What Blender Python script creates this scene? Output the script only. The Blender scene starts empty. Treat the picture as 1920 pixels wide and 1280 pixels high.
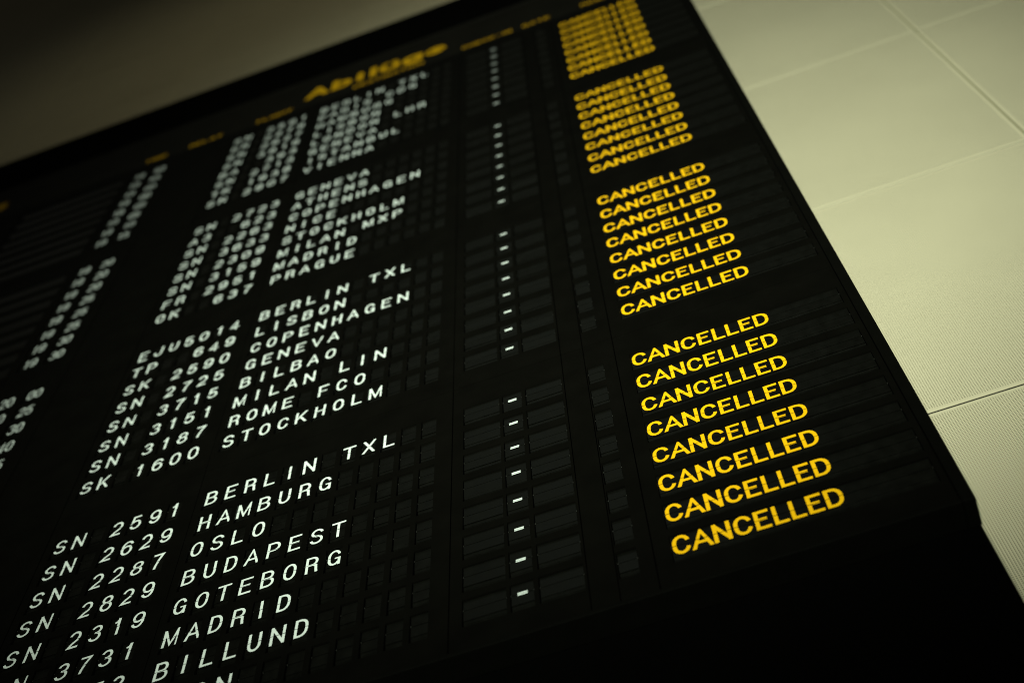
import bpy, bmesh, math, random
from mathutils import Vector, Matrix
random.seed(7)
sc = bpy.context.scene
COL = sc.collection
U = 0.1            # one row pitch of the board in metres
H = 7.23           # height of board row zero above the hall floor

# ------------------------------------------------------------------ camera
# board coordinates: x right, v down the board, z into the wall (all in row pitches)
ROTV = (-1.0871944, 0.2930390, -0.2121635)
TR = (-0.732647, -11.567553, 57.243415)
FPX = 2704.2
def rot(r):
    th = math.sqrt(sum(a*a for a in r)); k = Vector(r)/th
    K = Matrix(((0,-k[2],k[1]),(k[2],0,-k[0]),(-k[1],k[0],0)))
    return Matrix.Identity(3) + K*math.sin(th) + (K@K)*(1-math.cos(th))
M = rot(ROTV); T = Vector(TR)
def W(x, v, z=0.0): return Vector((x*U, z*U, H - v*U))
def L(x, v, z=0.0): return (x*U, z*U, -v*U)
def pix(x, v, z=0.0):
    q = M @ Vector((x, v, z)) + T
    return 960 + FPX*q.x/q.z, 640 + FPX*q.y/q.z, q.z
cc = -(M.transposed() @ T)
cam = bpy.data.cameras.new("camera"); camo = bpy.data.objects.new("camera", cam); COL.objects.link(camo)
def dirw(b): return Vector((b[0], b[2], -b[1]))
rx, dn, fw = dirw(M[0]), dirw(M[1]), dirw(M[2])
R3 = Matrix((rx, -dn, -fw)).transposed()
camo.matrix_world = Matrix.Translation(W(*cc)) @ R3.to_4x4()
cam.sensor_width = 36.0; cam.sensor_fit = 'HORIZONTAL'; cam.lens = FPX/1920*36
cam.clip_start = 0.05; cam.clip_end = 100
cam.dof.use_dof = True; cam.dof.focus_distance = 29.2*U; cam.dof.aperture_fstop = 2.05
sc.camera = camo

# ------------------------------------------------------------------ world, lamps, exposure
world = bpy.data.worlds.new("World"); sc.world = world; world.use_nodes = True
bg = world.node_tree.nodes["Background"]; bg.inputs[0].default_value = (0.9, 0.85, 0.6, 1); bg.inputs[1].default_value = 0.012
def spot(name, pos, aim, watts, size_deg, blend, radius, color):
    l = bpy.data.lights.new(name, 'SPOT'); l.energy = watts; l.color = color
    l.spot_size = math.radians(size_deg); l.spot_blend = blend; l.shadow_soft_size = radius
    o = bpy.data.objects.new(name, l); COL.objects.link(o)
    o.location = W(*pos); d = W(*aim) - W(*pos); o.rotation_euler = d.to_track_quat('-Z', 'Y').to_euler()
    return o
spot("added_key_spot", (2.5, 66.0, -48.0), (1.4, 16.0, 0.0), 4000, 38, 1.0, 0.50, (0.90, 1.0, 0.76))  # unseen key spot, added; its soft cone stands in for lens vignetting
spot("added_wall_spot", (10.0, -30.0, -60.0), (-5.0, -36.0, 3.3), 165, 66, 1.0, 0.5, (1.0, 0.94, 0.58))  # unseen spot, added to brighten the wall at upper left
def area_light(name, pos, aim, watts, size, color):
    l = bpy.data.lights.new(name, 'AREA'); l.energy = watts; l.color = color; l.size = size
    o = bpy.data.objects.new(name, l); COL.objects.link(o)
    o.location = W(*pos); d = W(*aim) - W(*pos); o.rotation_euler = d.to_track_quat('-Z', 'Y').to_euler()
area_light("added_flap_sheen", (-9.0, -56.0, -58.0), (2.0, 30.0, 0.0), 5.0, 3.0, (0.85, 1.0, 0.85))  # unseen area light, added to give the blank flaps a sheen
area_light("added_left_sheen", (-78.0, -130.0, -48.0), (-18.5, 5.0, 0.0), 1.2, 3.0, (1.0, 0.98, 0.88))  # unseen area light, added for a dim reflection on the left section
sc.view_settings.view_transform = 'Standard'; sc.view_settings.look = 'None'
sc.view_settings.exposure = 0; sc.view_settings.gamma = 1; sc.view_settings.use_curve_mapping = False

sc.cycles.pixel_filter_type = 'BLACKMAN_HARRIS'; sc.cycles.filter_width = 1.0
# ------------------------------------------------------------------ materials
def mat(name, col, rough=0.5, spec=0.3, noise=0.0, nscale=30, bump=0.0, bscale=60, metal=0.0, rvar=0.0):
    m = bpy.data.materials.new(name); m.use_nodes = True; nt = m.node_tree; b = nt.nodes["Principled BSDF"]
    b.inputs["Base Color"].default_value = (*col, 1); b.inputs["Roughness"].default_value = rough
    b.inputs["Specular IOR Level"].default_value = spec; b.inputs["Metallic"].default_value = metal
    geo = nt.nodes.new("ShaderNodeNewGeometry")
    if noise or rvar:
        n = nt.nodes.new("ShaderNodeTexNoise"); n.inputs["Scale"].default_value = nscale; n.inputs["Detail"].default_value = 6
        nt.links.new(geo.outputs["Position"], n.inputs["Vector"])
        mr = nt.nodes.new("ShaderNodeMapRange"); mr.inputs[1].default_value = 0.3; mr.inputs[2].default_value = 0.7
        mr.inputs[3].default_value = 1 - noise; mr.inputs[4].default_value = 1 + noise
        nt.links.new(n.outputs[0], mr.inputs[0])
        mx = nt.nodes.new("ShaderNodeVectorMath"); mx.operation = 'SCALE'; mx.inputs[0].default_value = col
        nt.links.new(mr.outputs[0], mx.inputs["Scale"]); nt.links.new(mx.outputs[0], b.inputs["Base Color"])
        if rvar:
            m2 = nt.nodes.new("ShaderNodeMapRange"); m2.inputs[1].default_value = 0.3; m2.inputs[2].default_value = 0.7
            m2.inputs[3].default_value = rough - rvar; m2.inputs[4].default_value = rough + rvar
            nt.links.new(n.outputs[0], m2.inputs[0]); nt.links.new(m2.outputs[0], b.inputs["Roughness"])
    if bump:
        n = nt.nodes.new("ShaderNodeTexNoise"); n.inputs["Scale"].default_value = bscale; n.inputs["Detail"].default_value = 3
        nt.links.new(geo.outputs["Position"], n.inputs["Vector"])
        bp = nt.nodes.new("ShaderNodeBump"); bp.inputs["Strength"].default_value = bump; bp.inputs["Distance"].default_value = 0.002
        nt.links.new(n.outputs[0], bp.inputs["Height"]); nt.links.new(bp.outputs[0], b.inputs["Normal"])
    return m
M_FLAP = mat("flap_black_plastic", (0.0021, 0.0022, 0.0017), 0.36, 0.30, 0.2, 45, 0.05, 40, rvar=0.06)
M_FASCIA = mat("fascia_black_paint", (0.0014, 0.0013, 0.0009), 0.6, 0.06, 0.2, 12, 0.05, 300, rvar=0.05)
M_HEADER = mat("header_black_paint", (0.0040, 0.0036, 0.0026), 0.6, 0.08, 0.2, 8)
M_BLACK = mat("matt_black_cladding", (0.0006, 0.0006, 0.0005), 0.9, 0.02)
M_EDGE = mat("frame_black_edge", (0.0014, 0.0014, 0.0010), 0.6, 0.06, 0.2, 20)
M_WHITE = mat("flap_white_print", (0.75, 0.82, 0.84), 0.5, 0.2, 0.05, 25)
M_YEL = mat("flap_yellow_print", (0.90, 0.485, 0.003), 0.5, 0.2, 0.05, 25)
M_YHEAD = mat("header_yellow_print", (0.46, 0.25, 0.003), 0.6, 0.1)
M_PIN = mat("hinge_pin_metal", (0.30, 0.30, 0.28), 0.3, 0.5, metal=0.9)
M_BACK = mat("wall_cavity_dark", (0.008, 0.0075, 0.005), 0.9, 0.1)

M_SEAL = mat("olive_joint_seal", (0.26, 0.24, 0.15), 0.9, 0.1)
def perforated(name="perforated_wall_metal"):
    m = mat(name, (0.60, 0.525, 0.385), 0.55, 0.25)
    nt = m.node_tree; b = nt.nodes["Principled BSDF"]
    tc = nt.nodes.new("ShaderNodeTexCoord"); sx = nt.nodes.new("ShaderNodeSeparateXYZ")
    nt.links.new(tc.outputs["Object"], sx.inputs[0])
    def mth(op, a, c=None):
        n = nt.nodes.new("ShaderNodeMath"); n.operation = op
        for i, q in enumerate((a, c)):
            if q is None: continue
            if isinstance(q, (int, float)): n.inputs[i].default_value = q
            else: nt.links.new(q, n.inputs[i])
        return n.outputs[0]
    PIT = 0.0566*U
    sq = []
    for s in (sx.outputs[0], sx.outputs[2]):
        f = mth('SUBTRACT', mth('FRACT', mth('ADD', mth('DIVIDE', s, PIT), 500.5)), 0.5)
        sq.append(mth('MULTIPLY', f, f))
    hole = mth('LESS_THAN', mth('ADD', sq[0], sq[1]), 0.245**2)
    mg = mth('MULTIPLY', mth('LESS_THAN', mth('ABSOLUTE', sx.outputs[0]), 0.588), mth('LESS_THAN', mth('ABSOLUTE', sx.outputs[2]), 0.588))
    hole = mth('MULTIPLY', hole, mg)
    oi = nt.nodes.new("ShaderNodeObjectInfo")
    n = nt.nodes.new("ShaderNodeTexNoise"); n.inputs["Scale"].default_value = 2.2; n.inputs["Detail"].default_value = 5
    geo = nt.nodes.new("ShaderNodeNewGeometry"); nt.links.new(geo.outputs["Position"], n.inputs["Vector"])
    sc1 = mth('ADD', mth('ADD', mth('MULTIPLY', n.outputs[0], 0.16), 0.90), mth('MULTIPLY', oi.outputs["Random"], 0.04))
    vm = nt.nodes.new("ShaderNodeVectorMath"); vm.operation = 'SCALE'; vm.inputs[0].default_value = (0.59, 0.535, 0.40)
    nt.links.new(sc1, vm.inputs["Scale"])
    mx = nt.nodes.new("ShaderNodeMix"); mx.data_type = 'RGBA'
    nt.links.new(hole, mx.inputs[0]); nt.links.new(vm.outputs[0], mx.inputs[6]); mx.inputs[7].default_value = (0.03, 0.028, 0.012, 1)
    nt.links.new(mx.outputs[2], b.inputs["Base Color"])
    n2 = nt.nodes.new("ShaderNodeTexNoise"); n2.inputs["Scale"].default_value = 1.6; n2.inputs["Detail"].default_value = 2
    nt.links.new(geo.outputs["Position"], n2.inputs["Vector"])
    bp = nt.nodes.new("ShaderNodeBump"); bp.inputs["Strength"].default_value = 0.5; bp.inputs["Distance"].default_value = 0.02
    nt.links.new(n2.outputs[0], bp.inputs["Height"]); nt.links.new(bp.outputs[0], b.inputs["Normal"])
    return m
M_PERF = perforated()

# ------------------------------------------------------------------ mesh helpers
class MB:
    """collects faces in board units; build() turns them into one mesh"""
    def __init__(s): s.v = []; s.f = []; s.m = []
    def poly(s, pts, mi=0):
        b = len(s.v); s.v += [L(*p) for p in pts]; s.f.append(tuple(range(b, b+len(pts)))); s.m.append(mi)
    def box(s, x0, x1, v0, v1, z0, z1, mi=0):
        b = len(s.v)
        s.v += [L(x, v, z) for z in (z0, z1) for v in (v0, v1) for x in (x0, x1)]
        for q in ((0,2,3,1),(4,5,7,6),(0,1,5,4),(2,6,7,3),(0,4,6,2),(1,3,7,5)):
            s.f.append(tuple(b+i for i in q)); s.m.append(mi)
    def mesh(s, name, mats):
        me = bpy.data.meshes.new(name); me.from_pydata(s.v, [], s.f)
        for m in mats: me.materials.append(m)
        me.polygons.foreach_set("material_index", s.m); me.update()
        bm = bmesh.new(); bm.from_mesh(me); bmesh.ops.remove_doubles(bm, verts=bm.verts, dist=1e-7); bm.to_mesh(me); bm.free()
        return me
def bevelled(me, w):
    bm = bmesh.new(); bm.from_mesh(me)
    bmesh.ops.bevel(bm, geom=[e for e in bm.edges if len(e.link_faces) == 2 and e.calc_face_angle(0) > 0.5], offset=w, segments=2, affect='EDGES', profile=0.6)
    bm.to_mesh(me); bm.free(); return me
def link(name, data, x, v, z, parent=None, org=None):
    """place an object at board position (x, v, z); ORG is its parent's board position"""
    o = bpy.data.objects.new(name, data); COL.objects.link(o)
    if parent is None: o.location = W(x, v, z)
    else:
        o.parent = parent; o.location = L(x-org[0], v-org[1], z-org[2])
    return o

# ------------------------------------------------------------------ lettering: each glyph is a few strokes in a 1 x 1 box, y up
def arc(cx, cy, rx, ry, a0, a1, n=None):
    n = n or max(3, int(abs(a1-a0)/20))
    return [(cx+rx*math.cos(math.radians(a0+(a1-a0)*i/n)), cy+ry*math.sin(math.radians(a0+(a1-a0)*i/n))) for i in range(n+1)]
def oval(cx=.5, cy=.5, rx=.5, ry=.5, k=.74):
    r = ry*k
    return arc(cx, cy+ry-r, rx, r, 0, 180) + arc(cx, cy-ry+r, rx, r, 180, 360)
CAP = {
 'A': [[(0,-.02),(.5,1.0),(1,-.02)], ('n',[(.2,.3),(.8,.3)])],
 'B': [[(0,0),(0,1)], ('n',[(0,1),(.5,1)]+arc(.52,.765,.40,.235,90,-90)[0:]+[(0,.53)]), ('n',[(.1,.53),(.5,.53)]+arc(.54,.265,.46,.265,90,-90)+[(0,0)])],
 'C': [('n', arc(.5,.62,.5,.38,12,180)+arc(.5,.38,.5,.38,180,348))],
 'D': [('c', [(0,0),(0,1),(.4,1)]+arc(.42,.6,.58,.4,90,0)+arc(.42,.4,.58,.4,0,-90)+[(.4,0)])],
 'E': [[(1,1),(0,1),(0,0),(1,0)], ('n',[(0,.53),(.95,.53)])],
 'F': [[(1,1),(0,1),(0,0)], ('n',[(0,.5),(.92,.5)])],
 'G': [('n', arc(.5,.62,.5,.38,16,180)+arc(.5,.38,.5,.38,180,330)), ('n',[(.55,.45),(1,.45),(1,-.07)])],
 'H': [[(0,0),(0,1)],[(1,0),(1,1)],('n',[(0,.52),(1,.52)])],
 'I': [[(.5,0),(.5,1)]],
 'J': [('n',[(1,1.07),(1,.36)]+arc(.5,.34,.5,.34,0,-180)+[(0,.42)])],
 'K': [[(0,0),(0,1)],('n',[(0,.3),(.98,1.06)]),('n',[(.33,.6),(1.02,-.07)])],
 'L': [[(0,1),(0,0),(1,0)]],
 'M': [[(0,0),(0,1)],[(1,0),(1,1)],('n',[(0.02,1.0),(.5,.06),(.98,1.0)])],
 'N': [[(0,0),(0,1)],[(1,0),(1,1)],('n',[(0,1.0),(1,0.0)])],
 'O': [('c', oval())],
 'P': [[(0,0),(0,1)],('n',[(0,1),(.5,1)]+arc(.52,.73,.48,.27,90,-90)+[(0,.46)])],
 'R': [[(0,0),(0,1)],('n',[(0,1),(.5,1)]+arc(.52,.74,.45,.26,90,-90)+[(0,.48)]),('n',[(.55,.48),(.9,.4),(.95,.1),(1.0,-.07)])],
 'S': [('n', arc(.5,.745,.46,.255,8,180)+arc(.5,.745,.46,.235,190,262)+arc(.5,.255,.5,.255,80,0)+arc(.5,.255,.5,.255,-10,-172))],
 'T': [[(0,1),(1,1)],('n',[(.5,1),(.5,-.07)])],
 'U': [('n',[(0,1.07),(0,.36)]+arc(.5,.34,.5,.34,180,360)+[(1,.36),(1,1.07)])],
 'V': [[(0,1.02),(.5,0),(1,1.02)]],
 'X': [('n',[(0,1.07),(1,-.07)]),('n',[(1,1.07),(0,-.07)])],
 'Y': [('n',[(0,1.07),(.5,.45),(1,1.07)]),('n',[(.5,.45),(.5,-.07)])],
 '0': [('c', oval())],
 '1': [('n',[(.12,.78),(.42,.82),(.6,.94),(.62,1.07)]),('n',[(.66,1.07),(.66,-.07)])],
 '2': [('n', arc(.5,.70,.48,.30,168,-20)+[(.8,.42),(.35,.22),(.05,0),(1.05,0)])],
 '3': [('n', arc(.5,.755,.44,.245,165,-82)+[(.36,.52)]), ('n',[(.42,.51)]+arc(.5,.265,.5,.265,75,-168))],
 '4': [[(.72,0),(.72,1),(0,.28),(1,.28)]],
 '5': [('n',[(.95,1),(.16,1),(.06,.5)]+arc(.5,.32,.5,.32,140,-165))],
 '6': [('c', arc(.5,.32,.5,.32,0,360)[:-1]), ('n', arc(.52,.64,.52,.36,180,22)[0:]), ('n',[(0,.66),(0,.3)])],
 '7': [('n',[(-.02,1),(1,1),(.62,.6),(.4,.2),(.34,-.07)])],
 '8': [('c', arc(.5,.76,.43,.24,0,360)[:-1]), ('c', arc(.5,.27,.5,.27,0,360)[:-1])],
 '9': [('c', arc(.5,.68,.5,.32,0,360)[:-1]), ('n', arc(.48,.36,.52,.36,0,-158)), ('n',[(1,.7),(1,.34)])],
 '-': [('n',[(0,.5),(1,.5)])],
}
LOW = {  # x-height .70, for the bold titles
 'b': [[(0,0),(0,1)], ('c', oval(.5,.34,.5,.34))], 'f': [('n',[(.4,-.1),(.4,.72)]+arc(.78,.78,.38,.2,180,95)),('n',[(0,.66),(.95,.66)])],
 'l': [[(.5,0),(.5,1)]], 'u': [('n',[(0,.76),(0,.3)]+arc(.5,.28,.5,.28,180,360)+[(1,.3)]),('n',[(1,.76),(1,-.08)])],
 'g': [('c', oval(.5,.34,.5,.34)),('n',[(1,.76),(1,-.05)]+arc(.5,-.06,.5,.2,0,-165))],
 'e': [('n',[(0,.34),(1,.34)]+arc(.5,.34,.5,.34,0,325))], 'p': [[(0,-.26),(0,.66)], ('c', oval(.5,.34,.5,.34))],
 'a': [('c', oval(.45,.2,.45,.2)),('n',[(.95,-.08),(.95,.45)]+arc(.5,.45,.45,.23,0,165))],
 'r': [('n',[(0,-.08),(0,.76)]),('n',[(0,.35)]+arc(.8,.3,.75,.38,150,85))],
 't': [('n',[(.4,.95),(.4,.2)]+arc(.75,.2,.35,.2,180,280)),('n',[(0,.66),(.95,.66)])],
 's': [('n', arc(.5,.51,.46,.17,15,262)+arc(.5,.17,.5,.17,80,-170))],
}
LOW['ü'] = LOW['u'] + [('n',[(.18,.86),(.18,1.06)]),('n',[(.82,.86),(.82,1.06)])]
def ribbon(pts, t, closed):
    """quads of a mitred stroke of width T along PTS"""
    q = [pts[0]]
    for p in pts[1:]:
        if math.dist(p, q[-1]) > 1e-4: q.append(p)
    if closed and math.dist(q[0], q[-1]) < 1e-4: q.pop()
    n = len(q); a = []; b = []
    for i in range(n):
        p = q[i]
        pv = q[i-1] if (i or closed) else None
        nx = q[(i+1) % n] if (i < n-1 or closed) else None
        def nrm(u, w):
            d = (w[0]-u[0], w[1]-u[1]); l = math.hypot(*d); return (-d[1]/l, d[0]/l)
        if pv is None: s = nrm(p, nx); k = 1
        elif nx is None: s = nrm(pv, p); k = 1
        else:
            n1 = nrm(pv, p); n2 = nrm(p, nx); s = (n1[0]+n2[0], n1[1]+n2[1]); l = math.hypot(*s)
            if l < .2: s = n1; k = 1
            else:
                s = (s[0]/l, s[1]/l); k = min(1/max(.2, s[0]*n1[0]+s[1]*n1[1]), 2.4)
        a.append((p[0]+s[0]*t/2*k, p[1]+s[1]*t/2*k)); b.append((p[0]-s[0]*t/2*k, p[1]-s[1]*t/2*k))
    m = n if closed else n-1
    return [[a[i], a[(i+1) % n], b[(i+1) % n], b[i]] for i in range(m)]
def clip(poly, y, keep_above):
    out = []
    for i in range(len(poly)):
        p, r = poly[i-1], poly[i]
        ip = (p[1] >= y) == keep_above; ir = (r[1] >= y) == keep_above
        if ip != ir:
            s = (y-p[1])/(r[1]-p[1]); out.append((p[0]+s*(r[0]-p[0]), y))
        if ir: out.append(r)
    return out
def glyph(mb, ch, cx, cv, w, h, t, z, mi, half=None, table=CAP, shrink=False):
    """add a glyph centred at (cx, cv); half: 'u' or 'l' keeps the part above or below the hinge"""
    bw, bh = (w-t), (h-t)
    for si, s in enumerate(table[ch]):
        kind, pts = (s if isinstance(s, tuple) else ('o', s))
        P = [((p[0]-.5)*bw, (p[1]-.5)*bh) for p in pts]
        if kind == 'o':       # square ends that reach the glyph box
            for i, j in ((0, 1), (-1, -2)):
                d = (P[i][0]-P[j][0], P[i][1]-P[j][1]); l = math.hypot(*d)
                P[i] = (P[i][0]+d[0]/l*t/2, P[i][1]+d[1]/l*t/2)
        for q in ribbon(P, t, kind == 'c'):
            q = clip(clip(q, h/2, False), -h/2, True) if table is CAP else q
            if half == 'u': q = clip(q, .008, True)
            elif half == 'l': q = clip(q, -.008, False)
            if len(q) > 2: mb.poly([(cx+x, cv-y, z-.0012*si) for x, y in q][::-1], mi)
WID = {'I': .09, 'L': .265, 'T': .31, 'M': .345, 'N': .305, 'A': .33, 'V': .33, '1': .225, 'E': .27, 'F': .265, 'J': .25, 'S': .29, '-': .19, 'B': .29, 'P': .29, 'K': .31, 'X': .32}
TW, TY, CH = .058, .073, .53

# ------------------------------------------------------------------ wall of perforated metal panels
WZ = 3.3; PS = 12.02
wb = MB(); wb.box(-62, 30, -112, 44, WZ+.3, WZ+1.5)
wall = link("wall", wb.mesh("wall", [M_BACK]), 0, 0, 0)
wall["kind"] = "structure"; wall["label"] = "pale beige wall clad in square perforated metal panels behind the departure board"
pm = MB(); g = PS/2 - .036; pm.box(-g, g, -g, g, 0, .12)
pme = bevelled(pm.mesh("wall_panel", [M_PERF]), .0012)
JX, JV = 15.02, 16.93
for i in range(-7, 2):
    for j in range(-11, 3):
        x, v = JX + PS*(i+.5) - 0*PS, JV + PS*(j-.5) + 0
        if x < -6.5 and v > -14 : continue          # wholly behind the board
        if -34 < x < 3 and v > -9: continue
        o = link("wall_panel", pme, x, v, WZ + random.uniform(-.012, .012), wall, (0, 0, 0))
        o.rotation_euler = (random.uniform(-.0012, .0012), random.uniform(-.0006, .0006), random.uniform(-.0012, .0012))

for k in range(-11, 3):                             # dark sealing strips at the bottom of the joints
    b = MB(); b.box(-46, 30, -.033, .033, .016, .14); link("joint_seal", b.mesh("joint_seal", [M_BACK]), 0, JV+PS*k, WZ, wall, (0, 0, 0))
for k in range(-6, 3):
    b = MB(); b.box(-.033, .033, -80, 38, .020, .14); link("joint_seal", b.mesh("joint_seal", [M_SEAL]), JX+PS*(k-1), 0, WZ, wall, (0, 0, 0))
# ------------------------------------------------------------------ departure board
GAP = 9.511
def rv(g, r): return g*GAP + r
BX0, BX1, BT, BB = -31.2, 7.78, -5.5, 36.77
FZ = -.045
ORG = (-11.7, 44.0, .5)
board = bpy.data.objects.new("departure_board", None); board.empty_display_size = .3; COL.objects.link(board)
board.location = W(*ORG)
board["label"] = "black split flap airport departure board with white destinations and yellow cancelled remarks"
board["category"] = "departure board"
def part(name, data, x=0., v=0., z=0.): return link(name, data, x, v, z, board, ORG)

b = MB(); b.box(BX0, BX1-.01, BT+.02, BB-.02, .16, .5); b.box(BX0+.1, BX1-.06, BT-6, BB+.3, .52, WZ-.1)
part("housing", b.mesh("housing", [M_BLACK]))
b = MB(); b.box(BX0, BX1-.015, BB-.3, 44, .506, .9); part("lower_apron", bevelled(b.mesh("lower_apron", [M_BLACK]), .002))
b = MB(); b.box(BX0, BX1-.015, -13.15, BT+.3, .506, .9); part("upper_cladding", bevelled(b.mesh("upper_cladding", [M_BLACK]), .002))
for x0, x1, v0, v1 in ((BX1-.22, BX1, BT, BB), (BX0, BX0+.22, BT, BB), (BX0+.23, BX1-.23, BB-.1, BB), (BX0+.23, BX1-.23, BT, BT+.1)):
    b = MB(); b.box(-(x1-x0)/2, (x1-x0)/2, -(v1-v0)/2, (v1-v0)/2, -.07, .5)
    part("frame_rail", bevelled(b.mesh("frame_rail", [M_EDGE if v1-v0 > 1 or v0 > 0 else M_HEADER]), .0015), (x0+x1)/2, (v0+v1)/2, 0)

# columns of a row: kind, centre x, half width of opening
XS, XB, PIT = -11.055, -7.243, .4803
COLS = [('remark', -18.5, 2.34), ('time', -15.475, .33), ('time', -14.557, .33)]
COLS += [('char', XS+PIT*k, .178) for k in range(7)] + [('char', XB+PIT*k, .178) for k in range(12)]
COLS += [('number', -.72, .42), ('dash', -.005, .225), ('number', .73, .42), ('gate', 1.95, .19), ('remark', 5.08, 2.34)]
MODS = [(-31., -20.95), (-20.93, -16.06), (-16.04, -13.74), (-13.72, -11.45), (-11.43, -7.62), (-7.60, -1.40), (-1.38, 1.2), (1.22, 1.72), (1.74, 2.42), (2.44, 7.54)]
VT, VB = -.285, .50     # the opening of a row about the letter centre
def fascia(x0, x1, v0, v1, rows):
    cx, cv = (x0+x1)/2, (v0+v1)/2
    b = MB()
    def q(a0, a1, c0, c1):
        if a1-a0 > 1e-4 and c1-c0 > 1e-4: b.poly([(a0-cx, c0-cv, FZ), (a0-cx, c1-cv, FZ), (a1-cx, c1-cv, FZ), (a1-cx, c0-cv, FZ)])
    ops = sorted((c[1]-c[2], c[1]+c[2]) for c in COLS if x0 < c[1] < x1)
    last = v0
    for r in (rows if ops else []):
        q(x0, x1, last, r+VT); last = r+VB
        px = x0
        for a, e in ops:
            q(px, a, r+VT, r+VB); px = e
            A, E_, C0, C1 = a-cx, e-cx, r+VT-cv, r+VB-cv
            D = .12
            b.poly([(A, C0, FZ), (E_, C0, FZ), (E_, C0, D), (A, C0, D)]); b.poly([(A, C1, FZ), (A, C1, D), (E_, C1, D), (E_, C1, FZ)])
            b.poly([(A, C0, FZ), (A, C0, D), (A, C1, D), (A, C1, FZ)]); b.poly([(E_, C0, FZ), (E_, C1, FZ), (E_, C1, D), (E_, C0, D)])
        q(px, x1, r+VT, r+VB)
    q(x0, x1, last, v1)
    for a, c, e, f in (((x0,v0),(x1,v0),0,0),((x1,v0),(x1,v1),0,0),((x1,v1),(x0,v1),0,0),((x0,v1),(x0,v0),0,0)):
        b.poly([(a[0]-cx, a[1]-cv, FZ), (c[0]-cx, c[1]-cv, FZ), (c[0]-cx, c[1]-cv, .13), (a[0]-cx, a[1]-cv, .13)])
    return b, cx, cv
for x0, x1 in MODS:
    for gi in range(4):
        v0 = gi*GAP-1.25; v1 = (gi+1)*GAP-1.275 if gi < 3 else BB-.11
        b, cx, cv = fascia(x0, x1, v0, v1, [rv(gi, r) for r in range(8)])
        o = part("fascia_panel", b.mesh("fascia_panel", [M_FASCIA]), cx, cv, random.uniform(-.008, .008))
for x0, x1 in ((BX0+.23, -16.06), (-16.04, 7.54)):
    b = MB(); b.box(-(x1-x0)/2, (x1-x0)/2, -(-1.27-(BT+.11))/2, (-1.27-(BT+.11))/2, 0, .15)
    part("header_panel", bevelled(b.mesh("header_panel", [M_HEADER]), .001), (x0+x1)/2, (-1.27+BT+.11)/2, FZ-.004)

# header lettering
def line(name, text, x0, x1, base, cap, t, gap, m, low=True):
    ws = []
    for ch in text:
        w = 1.0
        if ch in 'lI1': w = .36
        elif ch in 'ft': w = .62
        elif ch in 'r': w = .66
        elif ch == 'A': w = 1.15
        elif ch == ' ': w = .5
        ws.append(w)
    unit = ((x1-x0) - gap*(len(text)-1))/sum(ws)
    b = MB(); x = x0; mid = (x0+x1)/2
    for ch, w in zip(text, ws):
        if ch != ' ': glyph(b, ch, x+unit*w/2-mid, -cap/2, max(unit*w, t*1.01), cap, t, 0, 0, table=LOW if (low and ch in LOW) else CAP)
        x += unit*w + gap
    return part(name, b.mesh(name, [m]), mid, base, FZ-.012)
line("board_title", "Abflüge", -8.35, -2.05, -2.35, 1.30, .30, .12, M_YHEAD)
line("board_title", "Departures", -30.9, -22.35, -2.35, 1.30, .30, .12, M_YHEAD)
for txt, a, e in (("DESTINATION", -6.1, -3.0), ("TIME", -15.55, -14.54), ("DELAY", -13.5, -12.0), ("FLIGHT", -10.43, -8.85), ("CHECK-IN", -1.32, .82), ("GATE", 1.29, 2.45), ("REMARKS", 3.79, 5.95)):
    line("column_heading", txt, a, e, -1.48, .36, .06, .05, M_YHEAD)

# flap units
PINS = {}
def unit_mesh(hw):
    """the fixed back of a flap unit: cavity plate, the fanned stack under the lower flap and the hinge pins"""
    if hw in PINS: return PINS[hw]
    b = MB(); w = hw-.006
    b.box(-w, w, VT+.01, VB-.01, .115, .14)
    b.poly([(-w+.004, .27, .016), (-w+.004, .37, .022), (w-.004, .37, .022), (w-.004, .27, .016)])
    b.poly([(-w+.004, .36, .03), (-w+.004, .44, .045), (w-.004, .44, .045), (w-.004, .36, .03)])
    b.poly([(-w+.004, .43, .055), (-w+.004, .5, .10), (w-.004, .5, .10), (w-.004, .43, .055)])
    for s in (-1, 1): b.box(s*(w-.004)-.004, s*(w-.004)+.004, -.012, .012, -.006, .004, 1)
    PINS[hw] = b.mesh("flap_unit", [M_FLAP, M_PIN]); return PINS[hw]
def put_text(b, kind, text, half, cx=0., cv=0.):
    z = -.0045
    if kind == 'char': glyph(b, text, cx, cv, WID.get(text, .275), CH, TW, z, 1, half)
    elif kind == 'time':
        for i, d in enumerate(text): glyph(b, d, cx+(-.125, .125)[i], cv, .165 if d == '1' else .215, CH, .043, z, 1, half)
    elif kind == 'dash': b.poly([(cx-.095, cv-(-.01 if half == 'l' else .04), z), (cx-.095, cv+.04, z), (cx+.095, cv+.04, z), (cx+.095, cv-(-.01 if half == 'l' else .04), z)], 1)
    elif kind == 'remark':
        for ch, x0, w in (('C',2.77,.325),('A',3.11,.38),('N',3.51,.32),('C',3.885,.325),('E',4.26,.27),('L',4.59,.255),('L',4.895,.255),('E',5.20,.27),('D',5.52,.315)):
            glyph(b, ch, cx+x0+w/2-5.08, cv, w, CH, TY, z, 2, half)
FL = {}
def flap_mesh(kind, text, hw, half):
    key = (kind, text, hw, half)
    if key in FL: return FL[key]
    b = MB(); w = hw-.012
    if half == 'u': b.box(-w, w, VT+.012, -.008, -.0005, .006)
    else: b.box(-w, w, .008, .29, -.0005, .006)
    if text and kind != 'dash': put_text(b, kind, text, half)
    if kind == 'dash' and text:
        z = -.0045
        c0, c1 = ((-.04, -.006) if half == 'u' else (.006, .04))
        c0 += .0; b.poly([(-.095, c0, z), (-.095, c1, z), (.095, c1, z), (.095, c0, z)], 1)
    FL[key] = b.mesh("upper_flap" if half == 'u' else "lower_flap", [M_FLAP, M_WHITE, M_YEL]); return FL[key]

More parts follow.
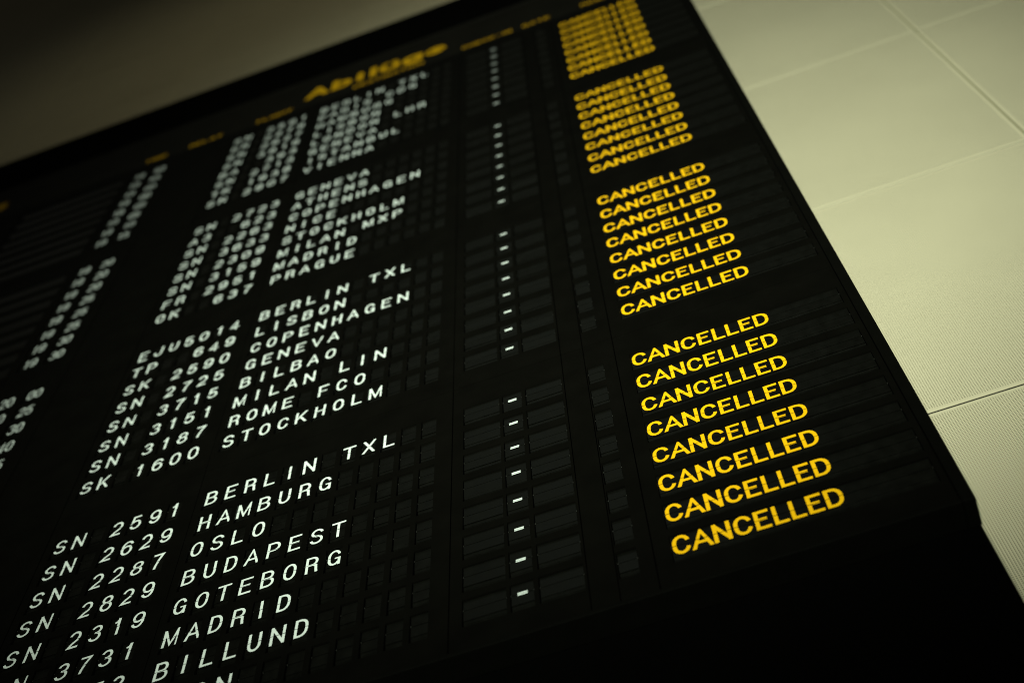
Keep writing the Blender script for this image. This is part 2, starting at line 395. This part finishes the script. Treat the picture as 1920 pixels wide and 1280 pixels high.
FLIGHTS = [
 [("SN 2591","BERLIN TXL"),("SN 2279","PARIS CDG"),("SN 2627","HAMBURG"),("SN 3819","LISBON"),("BA  393","LONDON LHR"),("SN 2713","GENEVA"),("TK 1938","ISTANBUL"),("SN 2907","VIENNA")],
 [("SN 2723","GENEVA"),("A3  623","ATHENS"),("SN 2263","COPENHAGEN"),("SN 3633","NICE"),("SN 2309","STOCKHOLM"),("SN 3159","MILAN MXP"),("FR 2951","MADRID"),("OK  637","PRAGUE")],
 [("EJU5014","BERLIN TXL"),("TP  649","LISBON"),("SK 2590","COPENHAGEN"),("SN 2725","GENEVA"),("SN 3715","BILBAO"),("SN 3151","MILAN LIN"),("SN 3187","ROME FCO"),("SK 1600","STOCKHOLM")],
 [("SN 2591","BERLIN TXL"),("SN 2629","HAMBURG"),("SN 2287","OSLO"),("SN 2829","BUDAPEST"),("SN 2319","GOTEBORG"),("SN 3731","MADRID"),("SN 2273","BILLUND"),("       ","LYON")]]
TIMES = [["1850","1855","1900","1900","1905","1905","1910","1915"], ["1920","1920","1920","1925","1925","1925","1930","1930"], ["2000","2025","2030","2040","2045","","",""], [""]*8]
NAMES = {'char': "character_display", 'time': "time_display", 'number': "number_display", 'dash': "dash_display", 'gate': "gate_display", 'remark': "remark_display"}
cells = []
for gi in range(4):
    for r in range(8):
        fl, de = FLIGHTS[gi][r]; de = de.ljust(12); tm = TIMES[gi][r]
        ci = ti = 0
        for kind, x, hw in COLS:
            t = ''
            if kind == 'char': t = (fl+de)[ci].strip(); ci += 1
            elif kind == 'time': t = tm[ti*2:ti*2+2]; ti += 1
            elif kind == 'dash': t = '-'
            elif kind == 'remark' and x > 0: t = 'CANCELLED'
            px, py, d = pix(x, rv(gi, r)); mx = hw*FPX/d + 5
            seen = -mx < px < 1920+mx and -15 < py < 1295
            cells.append((kind, x, rv(gi, r), hw, t, seen, d))
lim = {}
for c in sorted(cells, key=lambda c: c[6]):
    k = c[0]; lim.setdefault(k, [])
    if c[5] and len(lim[k]) < 296: lim[k].append(c)
own = {id(c) for k in lim for c in lim[k]}
rest = {}
for c in cells:
    kind, x, v, hw, t, seen, d = c
    if id(c) not in own: rest.setdefault(kind, []).append(c); continue
    u = part(NAMES[kind], unit_mesh(hw), x, v, random.uniform(-.003, .003))
    if kind == 'remark' and t: u["label"] = "long flap display showing the word CANCELLED in yellow capitals"
    for half, nm in (('u', "upper_flap"), ('l', "lower_flap")):
        f = bpy.data.objects.new(nm, flap_mesh(kind, t, hw, half)); COL.objects.link(f); f.parent = u
        f.location = L(random.gauss(0, .0018), random.gauss(0, .001), 0)
        f.rotation_euler = (math.radians(random.gauss(0, 1.0)), 0, 0)
for kind, cs in rest.items():
    b = MB()
    for _, x, v, hw, t, _s, _d in cs:
        w = hw-.012
        b.box(x-w, x+w, v+VT+.012, v-.0045, -.0005, .006); b.box(x-w, x+w, v+.0045, v+.29, -.0005, .006)
        b.poly([(x-w, v+.27, .016), (x-w, v+.44, .045), (x+w, v+.44, .045), (x+w, v+.27, .016)])
        b.box(x-w, x+w, v+VT+.01, v+VB-.01, .115, .14)
        if t and kind != 'dash':
            for half in 'ul': put_text(b, kind, t, half, x, v)
        elif t: b.poly([(x-.095, v-.04, -.0045), (x-.095, v+.04, -.0045), (x+.095, v+.04, -.0045), (x+.095, v-.04, -.0045)], 1)
    o = part(NAMES[kind]+"s", b.mesh(NAMES[kind]+"s", [M_FLAP, M_WHITE, M_YEL])); o["kind"] = "stuff"
print("own", {k: len(s) for k, s in lim.items()}, "rest", {k: len(s) for k, s in rest.items()})
